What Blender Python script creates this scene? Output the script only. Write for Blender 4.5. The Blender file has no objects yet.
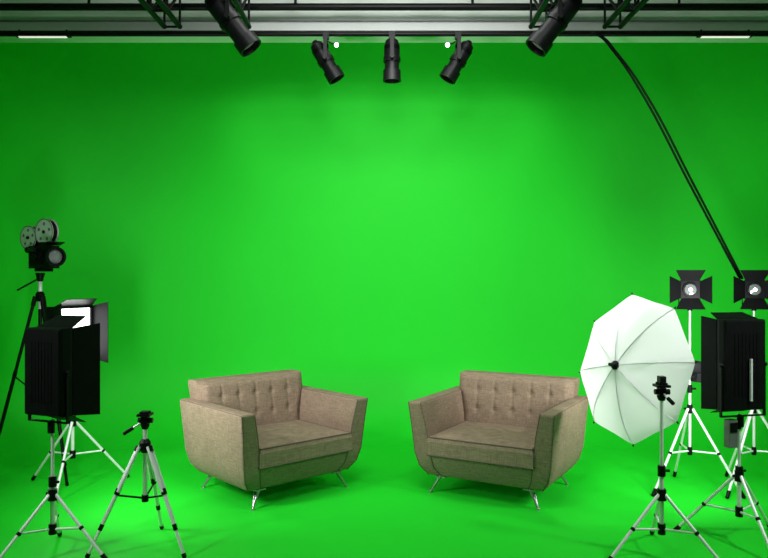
import bpy, bmesh, math, random
from mathutils import Matrix, Vector, Euler
random.seed(3)
scn=bpy.context.scene
scn.view_settings.view_transform='Standard'
scn.view_settings.look='None'

# ---------------------------------------------------------------- materials
def mat(name,col,rough=0.5,metal=0.0,emit=None,estr=0,var=0.08,scale=20,bump=0.0,bscale=200,sheen=0,spec=0.5,trans=0):
    m=bpy.data.materials.new(name); m.use_nodes=True
    nt=m.node_tree; N=nt.nodes; L=nt.links
    b=N['Principled BSDF']
    tc=N.new('ShaderNodeTexCoord'); no=N.new('ShaderNodeTexNoise'); no.inputs['Scale'].default_value=scale
    no.inputs['Detail'].default_value=4
    L.new(tc.outputs['Object'],no.inputs['Vector'])
    cr=N.new('ShaderNodeValToRGB')
    cr.color_ramp.elements[0].position=0.3; cr.color_ramp.elements[1].position=0.7
    cr.color_ramp.elements[0].color=tuple(c*(1-var) for c in col)+(1,)
    cr.color_ramp.elements[1].color=tuple(min(1,c*(1+var)) for c in col)+(1,)
    L.new(no.outputs['Fac'],cr.inputs['Fac']); L.new(cr.outputs['Color'],b.inputs['Base Color'])
    b.inputs['Roughness'].default_value=rough; b.inputs['Metallic'].default_value=metal
    b.inputs['Specular IOR Level'].default_value=spec
    if sheen: b.inputs['Sheen Weight'].default_value=sheen
    if emit:
        b.inputs['Emission Color'].default_value=tuple(emit)+(1,); b.inputs['Emission Strength'].default_value=estr
    if bump:
        n2=N.new('ShaderNodeTexNoise'); n2.inputs['Scale'].default_value=bscale
        L.new(tc.outputs['Object'],n2.inputs['Vector'])
        bp=N.new('ShaderNodeBump'); bp.inputs['Strength'].default_value=bump; bp.inputs['Distance'].default_value=0.01
        L.new(n2.outputs['Fac'],bp.inputs['Height']); L.new(bp.outputs['Normal'],b.inputs['Normal'])
    return m
GREEN=mat('green_screen_paint',(0.012,0.60,0.020),0.6,var=0.015,scale=1.5,spec=0.2)
BLACK=mat('black_metal',(0.003,0.003,0.0035),0.42,0.0,var=0.2,spec=0.16)
BLACKM=mat('black_matte',(0.0025,0.0025,0.003),0.6,0.0,var=0.2,spec=0.10)
CHROME=mat('brushed_aluminium',(0.82,0.82,0.84),0.35,0.25,var=0.05)
GREYC=mat('chair_leg_steel',(0.36,0.37,0.36),0.3,0.8)
GREY=mat('grey_metal',(0.16,0.17,0.17),0.45,0.3)
REEL=mat('reel_metal',(0.62,0.63,0.63),0.5,0.1)
CEIL=mat('ceiling_paint',(0.66,0.68,0.66),0.8,var=0.02,scale=3)
FASC=mat('fascia_paint',(0.66,0.69,0.66),0.7,var=0.03,scale=3)
LAMP=mat('lamp_glow',(1,1,1),0.5,emit=(1,1,1),estr=3,var=0)
STRIP=mat('strip_glow',(0.8,0.8,0.75),0.5,emit=(1,0.96,0.88),estr=0.7,var=0)
LAMPD=mat('lens_glow_soft',(0.2,0.2,0.2),0.3,emit=(1,0.97,0.9),estr=0.05,var=0.05)
BULB=mat('bulb_glow',(1,1,1),0.3,emit=(1,1,0.95),estr=8,var=0)
GLASS=mat('lens_glass',(0.22,0.24,0.24),0.1,0.3)
def fabric():
    m=bpy.data.materials.new('linen_upholstery'); m.use_nodes=True
    nt=m.node_tree;N=nt.nodes;L=nt.links;b=N['Principled BSDF']
    tc=N.new('ShaderNodeTexCoord')
    def noise(sc,stretch):
        mp=N.new('ShaderNodeMapping'); mp.inputs['Scale'].default_value=stretch
        n=N.new('ShaderNodeTexNoise'); n.inputs['Scale'].default_value=sc; n.inputs['Detail'].default_value=3
        L.new(tc.outputs['Object'],mp.inputs['Vector']); L.new(mp.outputs['Vector'],n.inputs['Vector']); return n
    a=noise(22,(8,8,0.6)); c=noise(22,(0.8,0.8,7)); d=noise(5,(1,1,1))
    ad=N.new('ShaderNodeMath'); ad.operation='ADD'
    L.new(a.outputs['Fac'],ad.inputs[0]); L.new(c.outputs['Fac'],ad.inputs[1])
    ad2=N.new('ShaderNodeMath'); ad2.operation='MULTIPLY_ADD'; ad2.inputs[1].default_value=0.35
    L.new(d.outputs['Fac'],ad2.inputs[0]); L.new(ad.outputs[0],ad2.inputs[2])
    cr=N.new('ShaderNodeValToRGB'); e=cr.color_ramp.elements
    mr=N.new('ShaderNodeMapRange'); mr.inputs['From Min'].default_value=0.80; mr.inputs['From Max'].default_value=1.55
    L.new(ad2.outputs[0],mr.inputs['Value']); L.new(mr.outputs[0],cr.inputs['Fac'])
    e[0].color=(0.165,0.118,0.082,1); e[1].color=(0.315,0.235,0.165,1)
    L.new(cr.outputs['Color'],b.inputs['Base Color']); b.inputs['Roughness'].default_value=0.9
    b.inputs['Specular IOR Level'].default_value=0.15
    bp=N.new('ShaderNodeBump'); bp.inputs['Strength'].default_value=0.25; bp.inputs['Distance'].default_value=0.003
    L.new(ad.outputs[0],bp.inputs['Height']); L.new(bp.outputs['Normal'],b.inputs['Normal'])
    return m
FAB=fabric()
PIPE=mat('upholstery_piping',(0.11,0.08,0.057),0.9,var=0.1,scale=80)
def umb():
    m=bpy.data.materials.new('white_umbrella_nylon'); m.use_nodes=True
    nt=m.node_tree;N=nt.nodes;L=nt.links;b=N['Principled BSDF']
    b.inputs['Base Color'].default_value=(0.84,0.83,0.85,1); b.inputs['Roughness'].default_value=0.6
    t=N.new('ShaderNodeBsdfTranslucent'); t.inputs['Color'].default_value=(0.88,0.88,0.88,1)
    mx=N.new('ShaderNodeMixShader'); mx.inputs[0].default_value=0.4
    no=N.new('ShaderNodeTexNoise'); no.inputs['Scale'].default_value=6
    bp=N.new('ShaderNodeBump'); bp.inputs['Strength'].default_value=0.1
    L.new(no.outputs['Fac'],bp.inputs['Height']); L.new(bp.outputs['Normal'],b.inputs['Normal'])
    L.new(b.outputs[0],mx.inputs[1]); L.new(t.outputs[0],mx.inputs[2]); L.new(mx.outputs[0],N['Material Output'].inputs['Surface'])
    return m
UMB=umb()

# ---------------------------------------------------------------- mesh builder
class MB:
    def __init__(s): s.bm=bmesh.new(); s.mats=[]; s.M=Matrix()
    def mi(s,m):
        if m not in s.mats: s.mats.append(m)
        return s.mats.index(m)
    def add(s,verts,faces,m,smooth=False):
        vs=[s.bm.verts.new(s.M@Vector(v)) for v in verts]; i=s.mi(m)
        for f in faces:
            try:
                fc=s.bm.faces.new([vs[k] for k in f]); fc.material_index=i; fc.smooth=smooth
            except ValueError: pass
        return vs
    def loft(s,levels,m,smooth=False):
        """levels: list of equal-length vertex rings"""
        n=len(levels[0]); v=[p for l in levels for p in l]; F=[]
        for k in range(len(levels)-1):
            for j in range(n):
                a=k*n+j; b=k*n+(j+1)%n
                F.append((a,b,b+n,a+n))
        F.append(tuple(reversed(range(n)))); F.append(tuple(range((len(levels)-1)*n,len(levels)*n)))
        s.add(v,F,m,smooth)
    def box(s,c,d,m,rot=None):
        x,y,z=d[0]/2,d[1]/2,d[2]/2
        R=(Euler(rot).to_matrix() if rot else Matrix.Identity(3)); c=Vector(c)
        r=lambda zz:[c+R@Vector(p) for p in ((-x,-y,zz),(x,-y,zz),(x,y,zz),(-x,y,zz))]
        s.loft([r(-z),r(z)],m)
    def lathe(s,p,axis,prof,m,n=20,caps=True):
        """prof: list of (dist along axis, radius)"""
        p=Vector(p); axis=Vector(axis).normalized()
        u=axis.orthogonal().normalized(); w=axis.cross(u)
        ring=lambda t,r:[p+axis*t+(u*math.cos(2*math.pi*k/n)+w*math.sin(2*math.pi*k/n))*r for k in range(n)]
        for (t0,r0),(t1,r1) in zip(prof[:-1],prof[1:]):
            v=ring(t0,max(r0,1e-4))+ring(t1,max(r1,1e-4))
            s.add(v,[(k,(k+1)%n,n+(k+1)%n,n+k) for k in range(n)],m,True)
        if caps:
            if prof[0][1]>1e-3: s.add(ring(*prof[0]),[tuple(reversed(range(n)))],m)
            if prof[-1][1]>1e-3: s.add(ring(*prof[-1]),[tuple(range(n))],m)
    def rod(s,a,b,r,m,r2=None,n=12):
        a=Vector(a);b=Vector(b)
        s.lathe(a,b-a,[(0,r),((b-a).length,r if r2 is None else r2)],m,n)
    def ball(s,c,r,m,n=14):
        s.lathe((c[0],c[1],c[2]),(0,0,1),[(-r*math.cos(math.pi*k/8),r*math.sin(math.pi*k/8)) for k in range(9)],m,n,False)
    def path(s,pts,r,m,n=8):
        for a,b in zip(pts[:-1],pts[1:]): s.rod(a,b,r,m,n=n)
    def done(s,name,parent=None,bevel=0,seg=3,subsurf=0):
        bmesh.ops.recalc_face_normals(s.bm,faces=s.bm.faces)
        me=bpy.data.meshes.new(name); s.bm.to_mesh(me); s.bm.free()
        for m in s.mats: me.materials.append(m)
        o=bpy.data.objects.new(name,me); scn.collection.objects.link(o)
        if parent: o.parent=parent
        if bevel:
            b=o.modifiers.new('bevel','BEVEL'); b.width=bevel; b.segments=seg; b.limit_method='ANGLE'; b.angle_limit=math.radians(25)
            for p in me.polygons: p.use_smooth=True
            wn=o.modifiers.new('wn','WEIGHTED_NORMAL')
        return o
def empty(name,loc=(0,0,0),rz=0):
    e=bpy.data.objects.new(name,None); scn.collection.objects.link(e); e.empty_display_size=0.1
    e.location=loc; e.rotation_euler=(0,0,math.radians(rz)); return e
def light(name,kind,loc,energy,parent=None,target=None,rot=None,col=(1,1,1),**k):
    l=bpy.data.lights.new(name,kind); l.energy=energy; l.color=col
    for a,v in k.items(): setattr(l,a,v)
    o=bpy.data.objects.new(name,l); scn.collection.objects.link(o); o.location=loc
    if parent: o.parent=parent
    if target is not None:
        o.rotation_euler=(Vector(target)-Vector(loc)).to_track_quat('-Z','Y').to_euler()
    if rot: o.rotation_euler=rot
    return o

# ---------------------------------------------------------------- room shell
HX=3.9; YB=7.6; RC=2.0; CV=0.75; HT=4.35; Y0=-1.5
def plan(off):
    pts=[]
    hx=HX-off; yb=YB-off; r=RC-off
    cx=HX-RC; cy=YB-RC
    for k in range(13): pts.append((-hx,Y0+(cy-Y0)*k/12))
    for k in range(1,25):
        a=math.pi-math.pi/2*k/24; pts.append((-cx+r*math.cos(a),cy+r*math.sin(a)))
    for k in range(1,12): pts.append((-cx+2*cx*k/12,yb))
    for k in range(0,25):
        a=math.pi/2-math.pi/2*k/24; pts.append((cx+r*math.cos(a),cy+r*math.sin(a)))
    for k in range(1,13): pts.append((hx,cy-(cy-Y0)*k/12))
    return pts
levels=[]
for k in range(13):
    a=math.pi/2*k/12
    levels.append((CV-CV*math.sin(a),CV-CV*math.cos(a)))
for z in (1.2,2,3,HT): levels.append((0,z))
V=[];F=[]
for off,z in levels:
    for x,y in plan(off): V.append((x,y,z))
n=len(plan(0))
for l in range(len(levels)-1):
    for j in range(n-1):
        F.append((l*n+j,l*n+j+1,(l+1)*n+j+1,(l+1)*n+j))
b=MB(); b.add(V,F,GREEN,True); b.done('wall_back')
b=MB(); pl=plan(CV-0.002); b.add([(x,y,0) for x,y in pl],[tuple(range(len(pl)))],GREEN); 
b.done('floor')
b=MB(); b.box((0,3.1,HT+0.05),(8.2,9.4,0.1),CEIL); b.done('ceiling')
# light coloured ceiling bulkhead with recessed strip lights
b=MB(); b.box((0,6.42,4.045),(7.3,0.2,0.61),FASC)
b.box((0,6.31,3.86),(7.3,0.03,0.010),GREY)
b.done('ceiling_bulkhead')
b=MB(); b.box((0,6.27,3.738),(7.2,0.05,0.035),BLACK); b.done('trim_1')
for sx in (-1,1):
    b=MB(); b.box((0,0,0),(0.46,0.05,0.02),BLACK); b.box((0,-0.002,-0.012),(0.40,0.03,0.008),STRIP)
    b.rod((-0.2,0,0),(-0.2,0,0.05),0.008,BLACK); b.rod((0.2,0,0),(0.2,0,0.05),0.008,BLACK)
    o=b.done('ceiling_strip_light'); o.location=(sx*2.87,6.06,3.648)

# lighting rails across
e=empty('lighting_rail')
b=MB(); b.rod((-3.55,6.1,3.675),(3.55,6.1,3.675),0.020,BLACK,n=16)
b.rod((-3.55,6.1,3.905),(3.55,6.1,3.905),0.03,BLACK,n=16)
for x in (-3.3,-2.5,-0.75,0.75,2.5,3.3):
    b.rod((x,6.1,3.9),(x,6.1,HT),0.012,BLACK)
b.done('rails',e)
# longitudinal trusses
def truss(x,w=0.13):
    e=empty('lighting_truss',(x,0,0)); b=MB()
    y0,y1=3.9,6.05; zb,zt=3.72,4.0
    for sx in (-w/2,w/2):
        b.rod((sx,y0,zb),(sx,y1,zb),0.022,BLACK); b.rod((sx,y0,zt),(sx,y1,zt),0.022,BLACK)
        k=6; dy=(y1-y0)/k
        for i in range(k):
            a=y0+i*dy
            b.rod((sx,a,zb if i%2 else zt),(sx,a+dy,zt if i%2 else zb),0.012,BLACK)
            b.rod((sx,a+dy,zb),(sx,a+dy,zt),0.010,BLACK)
    for i in range(7):
        a=y0+i*(y1-y0)/6
        b.rod((-w/2,a,zb),(w/2,a,zb),0.010,BLACK); b.rod((-w/2,a,zt),(w/2,a,zt),0.010,BLACK)
    for y in (4.2,5.2,6.0): b.rod((0,y,zt),(0,y,HT),0.012,BLACK)
    b.done('lattice',e)
for x in (-1.78,-1.2,1.3,1.92): truss(x)

# ---------------------------------------------------------------- ceiling spotlights
def spot(loc,tilt,L,r,top,fwd=0,bulb=None):
    e=empty('ceiling_spotlight',loc); b=MB()
    b.M=Euler((math.radians(fwd),math.radians(tilt),0)).to_matrix().to_4x4()
    h=L/2
    b.lathe((0,0,0),(0,0,1),[(h,r*0.45),(h-0.02,r*0.8),(h-0.06,r*0.95),(h-0.06,r*0.85),(h-0.10,r*0.85),(h-0.10,r),(0.02,r),(0.02,r*1.1),(-0.02,r*1.1),(-0.02,r*0.92),(-h+0.09,r*0.92),(-h+0.09,r*1.12),(-h,r*1.15)],BLACK,28,False)
    b.lathe((0,0,0),(0,0,1),[(h,r*0.45),(h+0.015,r*0.3)],BLACK,20)
    b.lathe((0,0,0),(0,0,1),[(-h,r*1.15),(-h,r*1.0),(-h+0.05,r*0.95)],BLACK,28,False)
    b.lathe((0,0,-h+0.045),(0,0,1),[(0,r*0.95),(0.004,r*0.95)],LAMPD,28)
    for k in range(5): b.lathe((0,0,h-0.065-0.008*k),(0,0,1),[(0,r),(0.003,r)],BLACK,24)
    b.box((0,r*1.0,0.06),(0.03,0.03,0.1),BLACKM)
    for s in (-1,1): b.rod((0,s*r,0),(0,s*r*1.5,0),0.012,GREY)
    b.done('lamp_housing',e)
    b=MB()
    y=r*1.45; zt=min(top-0.06,h*0.75+0.02)
    for s in (-1,1):
        b.box((0,s*y,zt/2),(0.03,0.008,zt+0.03),BLACK)
        b.rod((0,s*y-0.015*s,0),(0,s*y+0.03*s,0),0.018,BLACK)
    b.box((0,0,zt),(0.03,2*y,0.01),BLACK)
    b.rod((0,0,zt),(0,0,top),0.012,BLACK); b.box((0,0,top-0.01),(0.05,0.05,0.06),BLACK)
    if bulb: 
        b.rod((0,0,zt+0.02),(bulb[0],0,bulb[1]),0.006,BLACK); b.ball((bulb[0],-0.02,bulb[1]),0.018,BULB)
    b.done('yoke',e)
    return e
spot((0.067,6.08,3.45),0,0.36,0.066,0.215)
spot((-0.49,6.08,3.44),-31,0.36,0.066,0.225,bulb=(0.09,0.13))
spot((0.625,6.08,3.44),31,0.36,0.066,0.225,bulb=(-0.09,0.13))
spot((-1.14,5.35,3.51),-38,0.50,0.080,0.21)
spot((1.28,5.35,3.51),38,0.50,0.080,0.21)

# ---------------------------------------------------------------- armchairs
def armchair(loc,rz):
    e=empty('armchair',loc,rz)
    def R(x0,x1,y0,y1,z): return [(x0,y0,z),(x1,y0,z),(x1,y1,z),(x0,y1,z)]
    for s,nm in ((-1,'arm_left'),(1,'arm_right')):
        b=MB()
        lv=[(0.33,0.445,-0.335,0.38,0.125),(0.37,0.500,-0.385,0.43,0.20),(0.385,0.525,-0.41,0.45,0.30),(0.415,0.545,-0.43,0.465,0.52),(0.450,0.562,-0.445,0.475,0.685)]
        b.loft([R(s*a,s*c,y0,y1,z) for a,c,y0,y1,z in lv],FAB)
        b.done(nm,e,0.02,4)
        b=MB()  # piping on inner/outer front and top edges
        for ix in (0,1):
            pts=[Vector((s*(l[ix]+(0.006 if ix==0 else -0.006)),l[2]+0.004,l[4])) for l in lv]
            pts[-1].z-=0.008
            b.path(pts+[Vector((pts[-1].x,0.44,pts[-1].z+0.004))],0.003,PIPE)
        b.done(nm+'_piping',e)
    b=MB()
    b.loft([R(-0.34,0.34,-0.33,0.38,0.125),R(-0.38,0.38,-0.38,0.43,0.20),R(-0.395,0.395,-0.405,0.45,0.295)],FAB)
    b.done('base',e,0.012,3)
    # seat cushion, crowned
    b=MB(); nx,ny=14,12; V=[];F=[]
    x0,x1,y0,y1=-0.405,0.405,-0.435,0.27
    def ring(z,ins): 
        return [(x0+ins,y0+ins,z),(x1-ins,y0+ins,z),(x1-ins,y1-ins,z),(x0+ins,y1-ins,z)]
    b.loft([ring(0.295,0.015),ring(0.305,0.0),ring(0.40,-0.002),ring(0.425,0.006),ring(0.435,0.02)],FAB)
    for j in range(ny+1):
        for i in range(nx+1):
            u=i/nx;v=j/ny
            c=(1-(2*u-1)**4)*(1-(2*v-1)**4)
            V.append((x0+0.012+(x1-x0-0.024)*u,y0+0.012+(y1-y0-0.024)*v,0.431+0.03*c))
    for j in range(ny):
        for i in range(nx): a=j*(nx+1)+i; F.append((a,a+1,a+nx+2,a+nx+1))
    b.add(V,F,FAB,True)
    b.done('seat_cushion',e)
    b=MB()
    for z,ii in ((0.43,0.008),(0.30,0.0)):
        p=ring(z,ii); b.path([p[3],p[0],p[1],p[2]],0.005,PIPE)
    b.done('seat_piping',e)
    # back
    b=MB()
    b.loft([R(-0.40,0.40,0.26,0.44,0.15),R(-0.42,0.42,0.285,0.455,0.45),R(-0.475,0.475,0.315,0.475,0.70),R(-0.49,0.49,0.335,0.485,0.825)],FAB)
    b.done('back_rest',e,0.02,4)
    b=MB(); nx,nz=96,54; V=[];F=[]
    cols=[-0.30,-0.15,0,0.15,0.30]; rows=[0.70,0.55]
    for j in range(nz+1):
        v=j/nz; z=0.42+0.40*v
        yb=0.282+(z-0.45)*(0.05/0.36)
        hw=0.42 if z<0.5 else 0.42+0.06*min(1,(z-0.5)/0.2)
        for i in range(nx+1):
            u=i/nx; x=-hw+2*hw*u
            edge=min(1,min(u,1-u)*14)*min(1,min(1-v,1)*9)
            edge=math.sin(edge*math.pi/2)
            d=0.045*edge
            for c in cols:
                for r in rows: d-=0.013*math.exp(-(((x-c)/0.024)**2+((z-r)/0.024)**2))
                g=math.exp(-((x-c)/0.009)**2)
                d-=g*0.005*edge*(1 if z>0.55 else max(0,1-(0.55-z)/0.1))
            V.append((x,yb-max(d,-0.002),z))
    for j in range(nz):
        for i in range(nx): a=j*(nx+1)+i; F.append((a,a+1,a+nx+2,a+nx+1))
    b.add(V,F,FAB,True)
    for c in cols:
        for r in rows: b.ball((c,0.282+(r-0.45)*0.139-0.026,r),0.008,FAB)
    b.done('tufted_back_panel',e)
    b=MB()
    for sx in (-1,1):
        for sy,fy in ((-1,-0.35),(1,0.36)):
            foot=Vector((sx*0.415,fy,0.006)); t=(sx*0.345,fy-sy*0.03,0.13); t2=(sx*0.355,fy-sy*0.065,0.13)
            b.rod(t,foot,0.013,GREYC,r2=0.008); b.rod(t2,foot,0.011,GREYC,r2=0.007)
            b.box((sx*0.34,fy-sy*0.055,0.122),(0.08,0.09,0.008),GREYC)
            b.lathe((foot.x,foot.y,0.0),(0,0,1),[(0,0.014),(0.01,0.014)],GREYC)
    b.done('legs',e)
armchair((-0.835,5.525,0),42)
armchair((0.885,5.50,0),-30)

# ---------------------------------------------------------------- stands
def stand(b,H,R,collar=0.42,low=0.12,rot=0,m=CHROME,r=0.013):
    b.rod((0,0,low),(0,0,H*0.55),r,m); b.rod((0,0,H*0.55),(0,0,H),r*0.75,m)
    b.lathe((0,0,H*0.55),(0,0,1),[(-0.03,r*1.7),(0.03,r*1.7)],BLACK); b.rod((0,0,H*0.55),(0.045,0,H*0.55),0.008,BLACK)
    b.lathe((0,0,collar),(0,0,1),[(-0.035,r*2.0),(0.03,r*2.0)],BLACK); b.rod((0,0,collar),(-0.045,0,collar),0.008,BLACK)
    b.lathe((0,0,low),(0,0,1),[(-0.03,r*1.7),(0.03,r*1.7)],BLACK)
    for k in range(3):
        a=math.radians(rot+120*k); c,s=math.cos(a),math.sin(a)
        top=Vector((c*0.02,s*0.02,collar)); foot=Vector((c*R,s*R,0.012)); mid=top.lerp(foot,0.52)
        t=Vector((-s,c,0))*0.006
        b.rod(top,foot,0.010,m); b.rod(top+t,mid,0.006,m)
        b.rod((c*0.02,s*0.02,low),mid,0.007,m)
        b.ball(mid,0.014,BLACK); b.rod(top.lerp(foot,0.93),foot,0.014,BLACK); b.ball((foot.x,foot.y,0.014),0.014,BLACK)
def tripod(b,H,R,rot=0,m=CHROME,j=BLACK,r=0.012):
    b.rod((0,0,H*0.40),(0,0,H),r*1.0,m)
    b.lathe((0,0,H-0.10),(0,0,1),[(-0.04,0.022),(-0.02,0.034),(0.02,0.034),(0.04,0.02)],j)
    for k in range(3):
        a=math.radians(rot+120*k); c,s=math.cos(a),math.sin(a); t=Vector((-s,c,0))
        top=Vector((c*0.035,s*0.035,H-0.10)); foot=Vector((c*R,s*R,0.012))
        m1=top.lerp(foot,0.42); m2=top.lerp(foot,0.74)
        b.rod(top+t*0.010,m1+t*0.010,r*0.85,m); b.rod(top-t*0.010,m1-t*0.010,r*0.85,m)
        b.rod(top,top.lerp(foot,0.05),0.018,j)
        b.rod(m1,m2,r*0.95,m); b.rod(m2,foot,r*0.75,m)
        d=(foot-top).normalized()*0.018
        b.rod(m1-d,m1+d,0.016,j); b.rod(m2-d,m2+d,0.013,j)
        b.rod(foot-d,foot,0.013,j); b.ball((foot.x,foot.y,0.014),0.014,j)
        b.rod((0,0,H*0.42),m1+d*1.2,0.006,j)
    b.lathe((0,0,H*0.42),(0,0,1),[(-0.02,0.02),(0.02,0.02)],j)
def panhead(b,H,hd=(-0.11,-0.02,-0.07)):
    b.lathe((0,0,H),(0,0,1),[(0,0.018),(0.02,0.026),(0.03,0.026)],BLACK)
    b.box((0,0,H+0.05),(0.04,0.045,0.045),BLACK)
    b.rod((-0.04,0,H+0.05),(0.045,0,H+0.05),0.016,BLACK)
    b.box((0,0,H+0.085),(0.075,0.085,0.014),BLACK); b.box((0,0,H+0.098),(0.05,0.055,0.012),BLACKM)
    p=Vector((0,0,H+0.05)); b.rod(p,p+Vector(hd),0.006,CHROME); b.rod(p+Vector(hd)*0.6,p+Vector(hd)*1.1,0.011,BLACKM)

e=empty('camera_tripod',(-1.42,4.28,0)); b=MB(); tripod(b,0.71,0.32,rot=90,r=0.013); panhead(b,0.71); b.done('legs_and_head',e)
e=empty('camera_tripod',(1.60,4.15,0)); b=MB(); stand(b,0.90,0.36,collar=0.36,low=0.16,rot=78,m=CHROME,r=0.013); panhead(b,0.90,(0.03,-0.08,-0.05))
b.box((0,0,1.015),(0.035,0.05,0.05),BLACK); b.done('legs_and_head',e)

# ---------------------------------------------------------------- panel lights
def panel_light(loc,rz,w,h,zc,legR,legrot,energy,flap=0.18,collar=0.40,low=0.12,tilt=0,m=CHROME,fa=18,sf=0.03,d=0.10,pack=False):
    e=empty('studio_panel_light',loc,rz)
    b=MB(); stand(b,zc-h/2-0.03,legR,collar=collar,low=low,rot=legrot,m=m,r=0.013); b.done('light_stand',e)
    b=MB(); b.M=Matrix.Translation((0,0,zc))@Matrix.Rotation(math.radians(tilt),4,'X')
    def R(sx,sz,y): return [(-sx/2,y,-sz/2),(sx/2,y,-sz/2),(sx/2,y,sz/2),(-sx/2,y,sz/2)]
    b.loft([R(w*0.94,h*0.96,-d),R(w,h,-d*0.7),R(w,h,0.0)],BLACKM)
    b.box((0,0.004,0),(w*0.9,0.006,h*0.92),LAMP)
    for s in (-1,1):
        b.box((s*w*0.48,0.008,0),(0.012,0.02,h),BLACK); b.box((0,0.008,s*h*0.49),(w,0.02,0.012),BLACK)
    for k in range(-3,4): b.box((k*w*0.09,-d-0.001,0),(0.006,0.004,h*0.7),BLACKM)
    if pack: b.box((w*0.08,-d-0.014,-0.16*h),(0.010,0.014,h*0.46),CHROME)
    sa,ca=math.sin(math.radians(fa)),math.cos(math.radians(fa)); t=0.004
    for s in (-1,1):   # side flaps
        x=s*w/2; X=s*(w/2+flap*sa); y1=0.02+flap*ca
        b.loft([[(x,0.015,-h/2),(X,y1,-h/2-sf),(X,y1,h/2+sf),(x,0.015,h/2)],[(x+s*t,0.015,-h/2),(X+s*t,y1,-h/2-sf),(X+s*t,y1,h/2+sf),(x+s*t,0.015,h/2)]],BLACKM)
        z=s*h/2; Z=s*(h/2+flap*0.8*math.sin(math.radians(fa+14))); y2=0.02+flap*0.8*math.cos(math.radians(fa+14))
        b.loft([[(-w/2,0.015,z),(w/2,0.015,z),(w*0.4,y2,Z),(-w*0.4,y2,Z)],[(-w/2,0.015,z+s*t),(w/2,0.015,z+s*t),(w*0.4,y2,Z+s*t),(-w*0.4,y2,Z+s*t)]],BLACKM)
    b.done('lamp_head',e)
    b=MB()  # yoke
    zb=zc-h/2-0.035
    for s in (-1,1):
        b.box((s*(w/2+0.010),-0.03,(zb+zc)/2),(0.006,0.02,zc-zb),BLACK)
        b.rod((s*w*0.48,-0.03,zc),(s*(w/2+0.022),-0.03,zc),0.014,BLACK)
    b.box((0,-0.03,zb),(w+0.026,0.02,0.008),BLACK); b.lathe((0,-0.01,zb),(0,0,1),[(-0.07,0.02),(0.0,0.02)],BLACK)
    b.done('yoke',e)
    if pack:
        b=MB(); b.box((-0.06,0,0.66),(0.06,0.05,0.17),GREY); b.box((-0.06,-0.028,0.70),(0.05,0.006,0.06),BLACK); b.box((-0.02,0,0.70),(0.05,0.03,0.03),BLACK)
        b.done('power_pack',e,0.004,2)
    light('panel_lamp','AREA',(0,0.03,zc),energy,e,rot=(math.radians(90+tilt),0,0),shape='RECTANGLE',size=w*0.85,size_y=h*0.9)
    return e
panel_light((-1.91,4.15,0),-22,0.27,0.50,1.07,0.34,10,32,flap=0.17,collar=0.36,low=0.16,fa=12,sf=0.02,d=0.08)
panel_light((2.17,4.40,0),14,0.29,0.55,1.08,0.36,20,32,flap=0.12,collar=0.40,low=0.18,fa=6,sf=0.015,d=0.06,pack=True)
panel_light((-2.40,5.55,0),-118,0.34,0.42,1.18,0.42,35,8,flap=0.13,collar=0.50,low=0.25)

# ---------------------------------------------------------------- barn door lights
def barn_light(loc,heading,zc,legR,legrot):
    e=empty('barn_door_light',loc)
    b=MB(); stand(b,zc-0.12,legR,collar=0.62,low=0.30,rot=legrot,r=0.010); b.done('light_stand',e)
    b=MB(); b.M=Matrix.Translation((0,0,zc))@Matrix.Rotation(math.radians(heading),4,'Z')  # front = -Y
    w=0.13
    R=lambda s,y:[(-s/2,y,-s/2),(s/2,y,-s/2),(s/2,y,s/2),(-s/2,y,s/2)]
    b.loft([R(w*0.8,0.14),R(w,0.10),R(w,-0.02),R(w*1.1,-0.02),R(w*1.1,-0.04)],BLACK)
    b.lathe((0,-0.035,0),(0,-1,0),[(0,0.056),(0.02,0.054)],BLACK,24)
    b.lathe((0,-0.052,0),(0,-1,0),[(0,0.045),(0.006,0.038),(0.010,0.02),(0.011,0.001)],GLASS,24)
    b.ball((0,-0.066,0),0.013,BULB)
    hw=w*0.5; f=0.090; t=0.004
    for k in range(4):
        M0=b.M.copy(); b.M=M0@Matrix.Rotation(math.pi/2*k,4,'Y')
        sp=f*math.sin(math.radians(66)); y=-0.04-f*math.cos(math.radians(66))
        q,Q=hw*0.95,hw*1.6
        b.loft([[(-q,-0.04,hw),(q,-0.04,hw),(Q,y,hw+sp),(-Q,y,hw+sp)],[(-q,-0.04+t,hw),(q,-0.04+t,hw),(Q,y+t,hw+sp),(-Q,y+t,hw+sp)]],BLACKM)
        b.M=M0
    for s in (-1,1): b.box((s*(w/2+0.01),0.04,-0.05),(0.006,0.02,0.13),BLACK)
    b.box((0,0.04,-0.115),(w+0.026,0.02,0.006),BLACK)
    b.done('lamp_head',e)
    b=MB(); b.lathe((0,0,zc-0.16),(0,0,1),[(0,0.018),(0.05,0.018)],BLACK); b.done('clamp',e)
barn_light((2.315,5.45,0),-18,1.52,0.37,-35)
barn_light((2.80,5.45,0),-20,1.52,0.37,95)

# ---------------------------------------------------------------- umbrella
rc=Vector((1.595,4.62,1.03)); hold=Vector((2.125,4.88,0.93))
ax=(rc-hold).normalized()
e=empty('photography_umbrella',rc); e.rotation_mode='QUATERNION'; e.rotation_quaternion=ax.to_track_quat('Z','Y')
b=MB(); Rr=0.48; Hh=0.15; NR=8; sub=8; T=12
V=[(0,0,Hh)];F=[]
rings=NR*sub; off=math.radians(10)
def up(t,a,o=0):
    f=((a-off)%(2*math.pi/NR))/(2*math.pi/NR); sc=1-0.075*math.sin(math.pi*f)*t
    r=Rr*math.sin(t*1.15)/math.sin(1.15)*sc
    z=Hh*(math.cos(t*1.15)-math.cos(1.15))/(1-math.cos(1.15)) - 0.020*math.sin(math.pi*f)*math.sin(math.pi*t)
    return ((r+o*0.3)*math.cos(a),(r+o*0.3)*math.sin(a),z+o)
for k in range(1,T+1):
    for j in range(rings): V.append(up(k/T,off+2*math.pi*j/rings))
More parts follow.
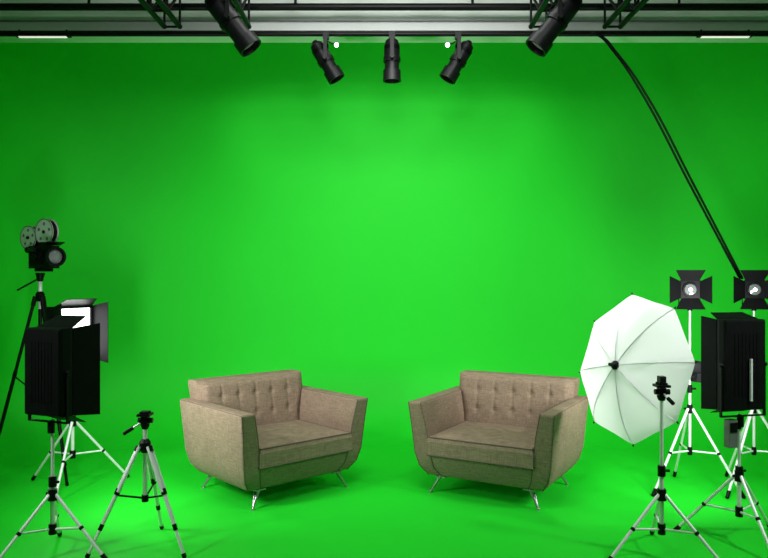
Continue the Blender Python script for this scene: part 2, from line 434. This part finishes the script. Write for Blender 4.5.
for j in range(rings): F.append((0,1+j,1+(j+1)%rings))
for k in range(T-1):
    for j in range(rings):
        a=1+k*rings+j; c=1+k*rings+(j+1)%rings; F.append((a,c,c+rings,a+rings))
b.add(V,F,UMB,True); b.done('canopy',e)
b=MB()
for k in range(NR):
    a=off+2*math.pi*k/NR
    b.path([up(t/8,a,0.001) for t in range(9)],0.0022,CHROME,6)
    b.path([up(t/8,a,-0.006) for t in range(9)],0.003,GREY,6)
    tip=Vector(up(1,a)); b.rod(tip,tip*1.03,0.005,BLACK)
    b.rod((0,0,-0.12),up(0.5,a,-0.006),0.003,GREY)
L=(rc-hold).length
b.rod((0,0,Hh+0.05),(0,0,-L-0.04),0.006,BLACK); b.lathe((0,0,Hh),(0,0,1),[(-0.012,0.03),(0.008,0.028),(0.02,0.014),(0.05,0.010)],BLACK)
b.lathe((0,0,-0.12),(0,0,1),[(-0.02,0.014),(0.02,0.014)],BLACK)
b.done('ribs_and_shaft',e)
b=MB(); b.box((0,0,-L),(0.05,0.06,0.07),BLACK)
b.lathe((0,0.07,-L+0.10),(0,0,1),[(-0.12,0.035),(-0.10,0.045),(0.04,0.045),(0.04,0.055),(0.07,0.06)],BLACK)
b.lathe((0,0.07,-L+0.165),(0,0,1),[(0,0.045),(0.004,0.045)],LAMP)
b.M=e.rotation_quaternion.to_matrix().to_4x4().inverted()@Matrix.Translation(-rc)
b.rod(hold,(2.315,5.45,0.90),0.010,BLACK); b.box((2.315,5.45,0.90),(0.05,0.05,0.06),BLACK)
b.done('strobe_head',e)
light('strobe_lamp','SPOT',(0,0.07,-L+0.2),17,e,rot=(math.pi,0,0),spot_size=math.radians(115),spot_blend=0.4,shadow_soft_size=0.05)

# ---------------------------------------------------------------- movie camera
e=empty('film_camera',(-2.76,5.78,0)); 
b=MB(); tripod(b,1.56,0.38,rot=205,m=BLACK,j=BLACKM,r=0.015); b.rod((0,0,1.36),(0,0,1.64),0.016,CHROME)
b.lathe((0,0,1.58),(0,0,1),[(0,0.02),(0.06,0.035),(0.07,0.035)],BLACK); b.rod((0,0,1.61),(-0.16,-0.05,1.51),0.007,BLACK); b.done('tripod',e)
b=MB(); MC=Matrix.Translation((0.03,0,1.775))@Matrix.Rotation(math.radians(-28),4,'Z')   # forward=+X
b.M=MC
b.box((0,0,0),(0.24,0.10,0.18),BLACK); b.box((0,0,-0.10),(0.12,0.08,0.03),BLACKM)
b.box((-0.02,-0.055,0.0),(0.15,0.012,0.12),BLACKM); b.lathe((-0.03,-0.06,0.0),(0,-1,0),[(0,0.03),(0.015,0.028)],BLACK)
b.box((0.02,0,0.10),(0.10,0.06,0.04),BLACK)
b.M=MC@Matrix.Rotation(math.radians(-12),4,'Z')
b.lathe((0.11,0,0.0),(1,0,0),[(0,0.035),(0.04,0.035),(0.04,0.045),(0.06,0.045),(0.06,0.055),(0.09,0.075)],BLACK,24,False)
b.lathe((0.185,0,0.0),(1,0,0),[(0,0.058),(0.005,0.056),(0.02,0.03),(0.024,0.001)],GLASS,24)
b.lathe((0.21,0,0),(1,0,0),[(-0.01,0.078),(0.004,0.078),(0.004,0.060)],BLACK,24,False)
b.box((0.17,0,0.105),(0.08,0.14,0.006),BLACK,rot=(0,math.radians(-15),0))
b.M=MC
b.rod((-0.14,-0.03,0.06),(-0.02,-0.07,0.06),0.018,BLACK); b.lathe((-0.14,-0.03,0.06),(-1,0.3,0),[(0,0.02),(0.03,0.026)],BLACKM)
b.rod((0.0,0.03,0.1),(-0.10,0,0.17),0.015,BLACK)
b.done('camera_body',e)
b=MB(); b.M=MC
for cx,cz,r in ((-0.16,0.160,0.098),(0.035,0.200,0.108)):
    for s in (-1,1):
        b.lathe((cx,s*0.022,cz),(0,s,0),[(0,r),(0.004,r)],REEL,36)
        b.lathe((cx,s*0.026,cz),(0,s,0),[(0,r),(0.003,r),(0.003,r*0.93),(0.0,r*0.93)],GREY,36,False)
        b.lathe((cx,s*0.026,cz),(0,s,0),[(0,0.014),(0.01,0.012)],BLACK,20)
        for k in range(5):
            a=2*math.pi*k/5+0.3
            b.lathe((cx+math.cos(a)*r*0.6,s*0.0262,cz+math.sin(a)*r*0.6),(0,s,0),[(0,r*0.13),(0.001,r*0.13)],GREY,16)
    b.lathe((cx,-0.022,cz),(0,1,0),[(0,r*0.9),(0.044,r*0.9)],BLACKM,32)
    b.rod((cx,0,cz),(cx*0.4,0,0.08),0.014,BLACK)
b.done('film_reels',e)

# ---------------------------------------------------------------- cable
def cable(pts,r,name,parent):
    c=bpy.data.curves.new(name,'CURVE'); c.dimensions='3D'; c.bevel_depth=r; c.bevel_resolution=3
    s=c.splines.new('BEZIER'); s.bezier_points.add(len(pts)-1)
    for p,q in zip(s.bezier_points,pts): p.co=q; p.handle_left_type=p.handle_right_type='AUTO'
    o=bpy.data.objects.new(name,c); scn.collection.objects.link(o); c.materials.append(BLACK); o.parent=parent
e=empty('power_cable')
cable([(1.60,6.1,3.69),(1.80,6.08,3.66),(1.93,6.05,3.51),(2.13,5.98,3.16),(2.46,5.78,2.35),(2.76,5.58,1.60)],0.009,'cable_1',e)
cable([(1.60,6.14,3.69),(1.83,6.10,3.66),(1.96,6.07,3.51),(2.165,5.99,3.16),(2.49,5.78,2.35),(2.78,5.58,1.60)],0.009,'cable_2',e)

# ---------------------------------------------------------------- lights
light('ceiling_key','AREA',(0.1,3.3,4.15),62,target=(0.1,7.4,1.6),shape='RECTANGLE',size=1.6,size_y=0.8,spread=math.radians(120))
light('ceiling_top','AREA',(0.05,5.2,4.2),22,target=(0.05,5.6,0),shape='RECTANGLE',size=2.0,size_y=0.6,spread=math.radians(140))
light('wall_key','SPOT',(0.1,2.6,3.5),118,target=(0.1,7.6,1.9),spot_size=math.radians(60),spot_blend=0.6,shadow_soft_size=0.35)
light('wall_wash','SPOT',(0.07,5.9,3.3),24,target=(0.1,7.6,2.6),spot_size=math.radians(110),spot_blend=1,shadow_soft_size=0.3)
light('side_key_left','SPOT',(-3.1,3.0,2.6),165,target=(-1.2,5.0,0.0),spot_size=math.radians(66),spot_blend=0.8,shadow_soft_size=0.14)
light('side_key_right','SPOT',(3.1,3.3,2.6),165,target=(1.4,5.1,0.0),spot_size=math.radians(66),spot_blend=0.8,shadow_soft_size=0.14)
w=bpy.data.worlds.new('studio_world'); scn.world=w; w.use_nodes=True
w.node_tree.nodes['Background'].inputs[0].default_value=(0.8,0.85,0.85,1); w.node_tree.nodes['Background'].inputs[1].default_value=0.13

# ---------------------------------------------------------------- camera
c=bpy.data.cameras.new('cam'); c.lens=33.75; c.sensor_width=36; c.clip_start=0.05
o=bpy.data.objects.new('camera_view',c); scn.collection.objects.link(o); o.location=(0,0,1.6); o.rotation_euler=(math.radians(90),0,0)
scn.camera=o
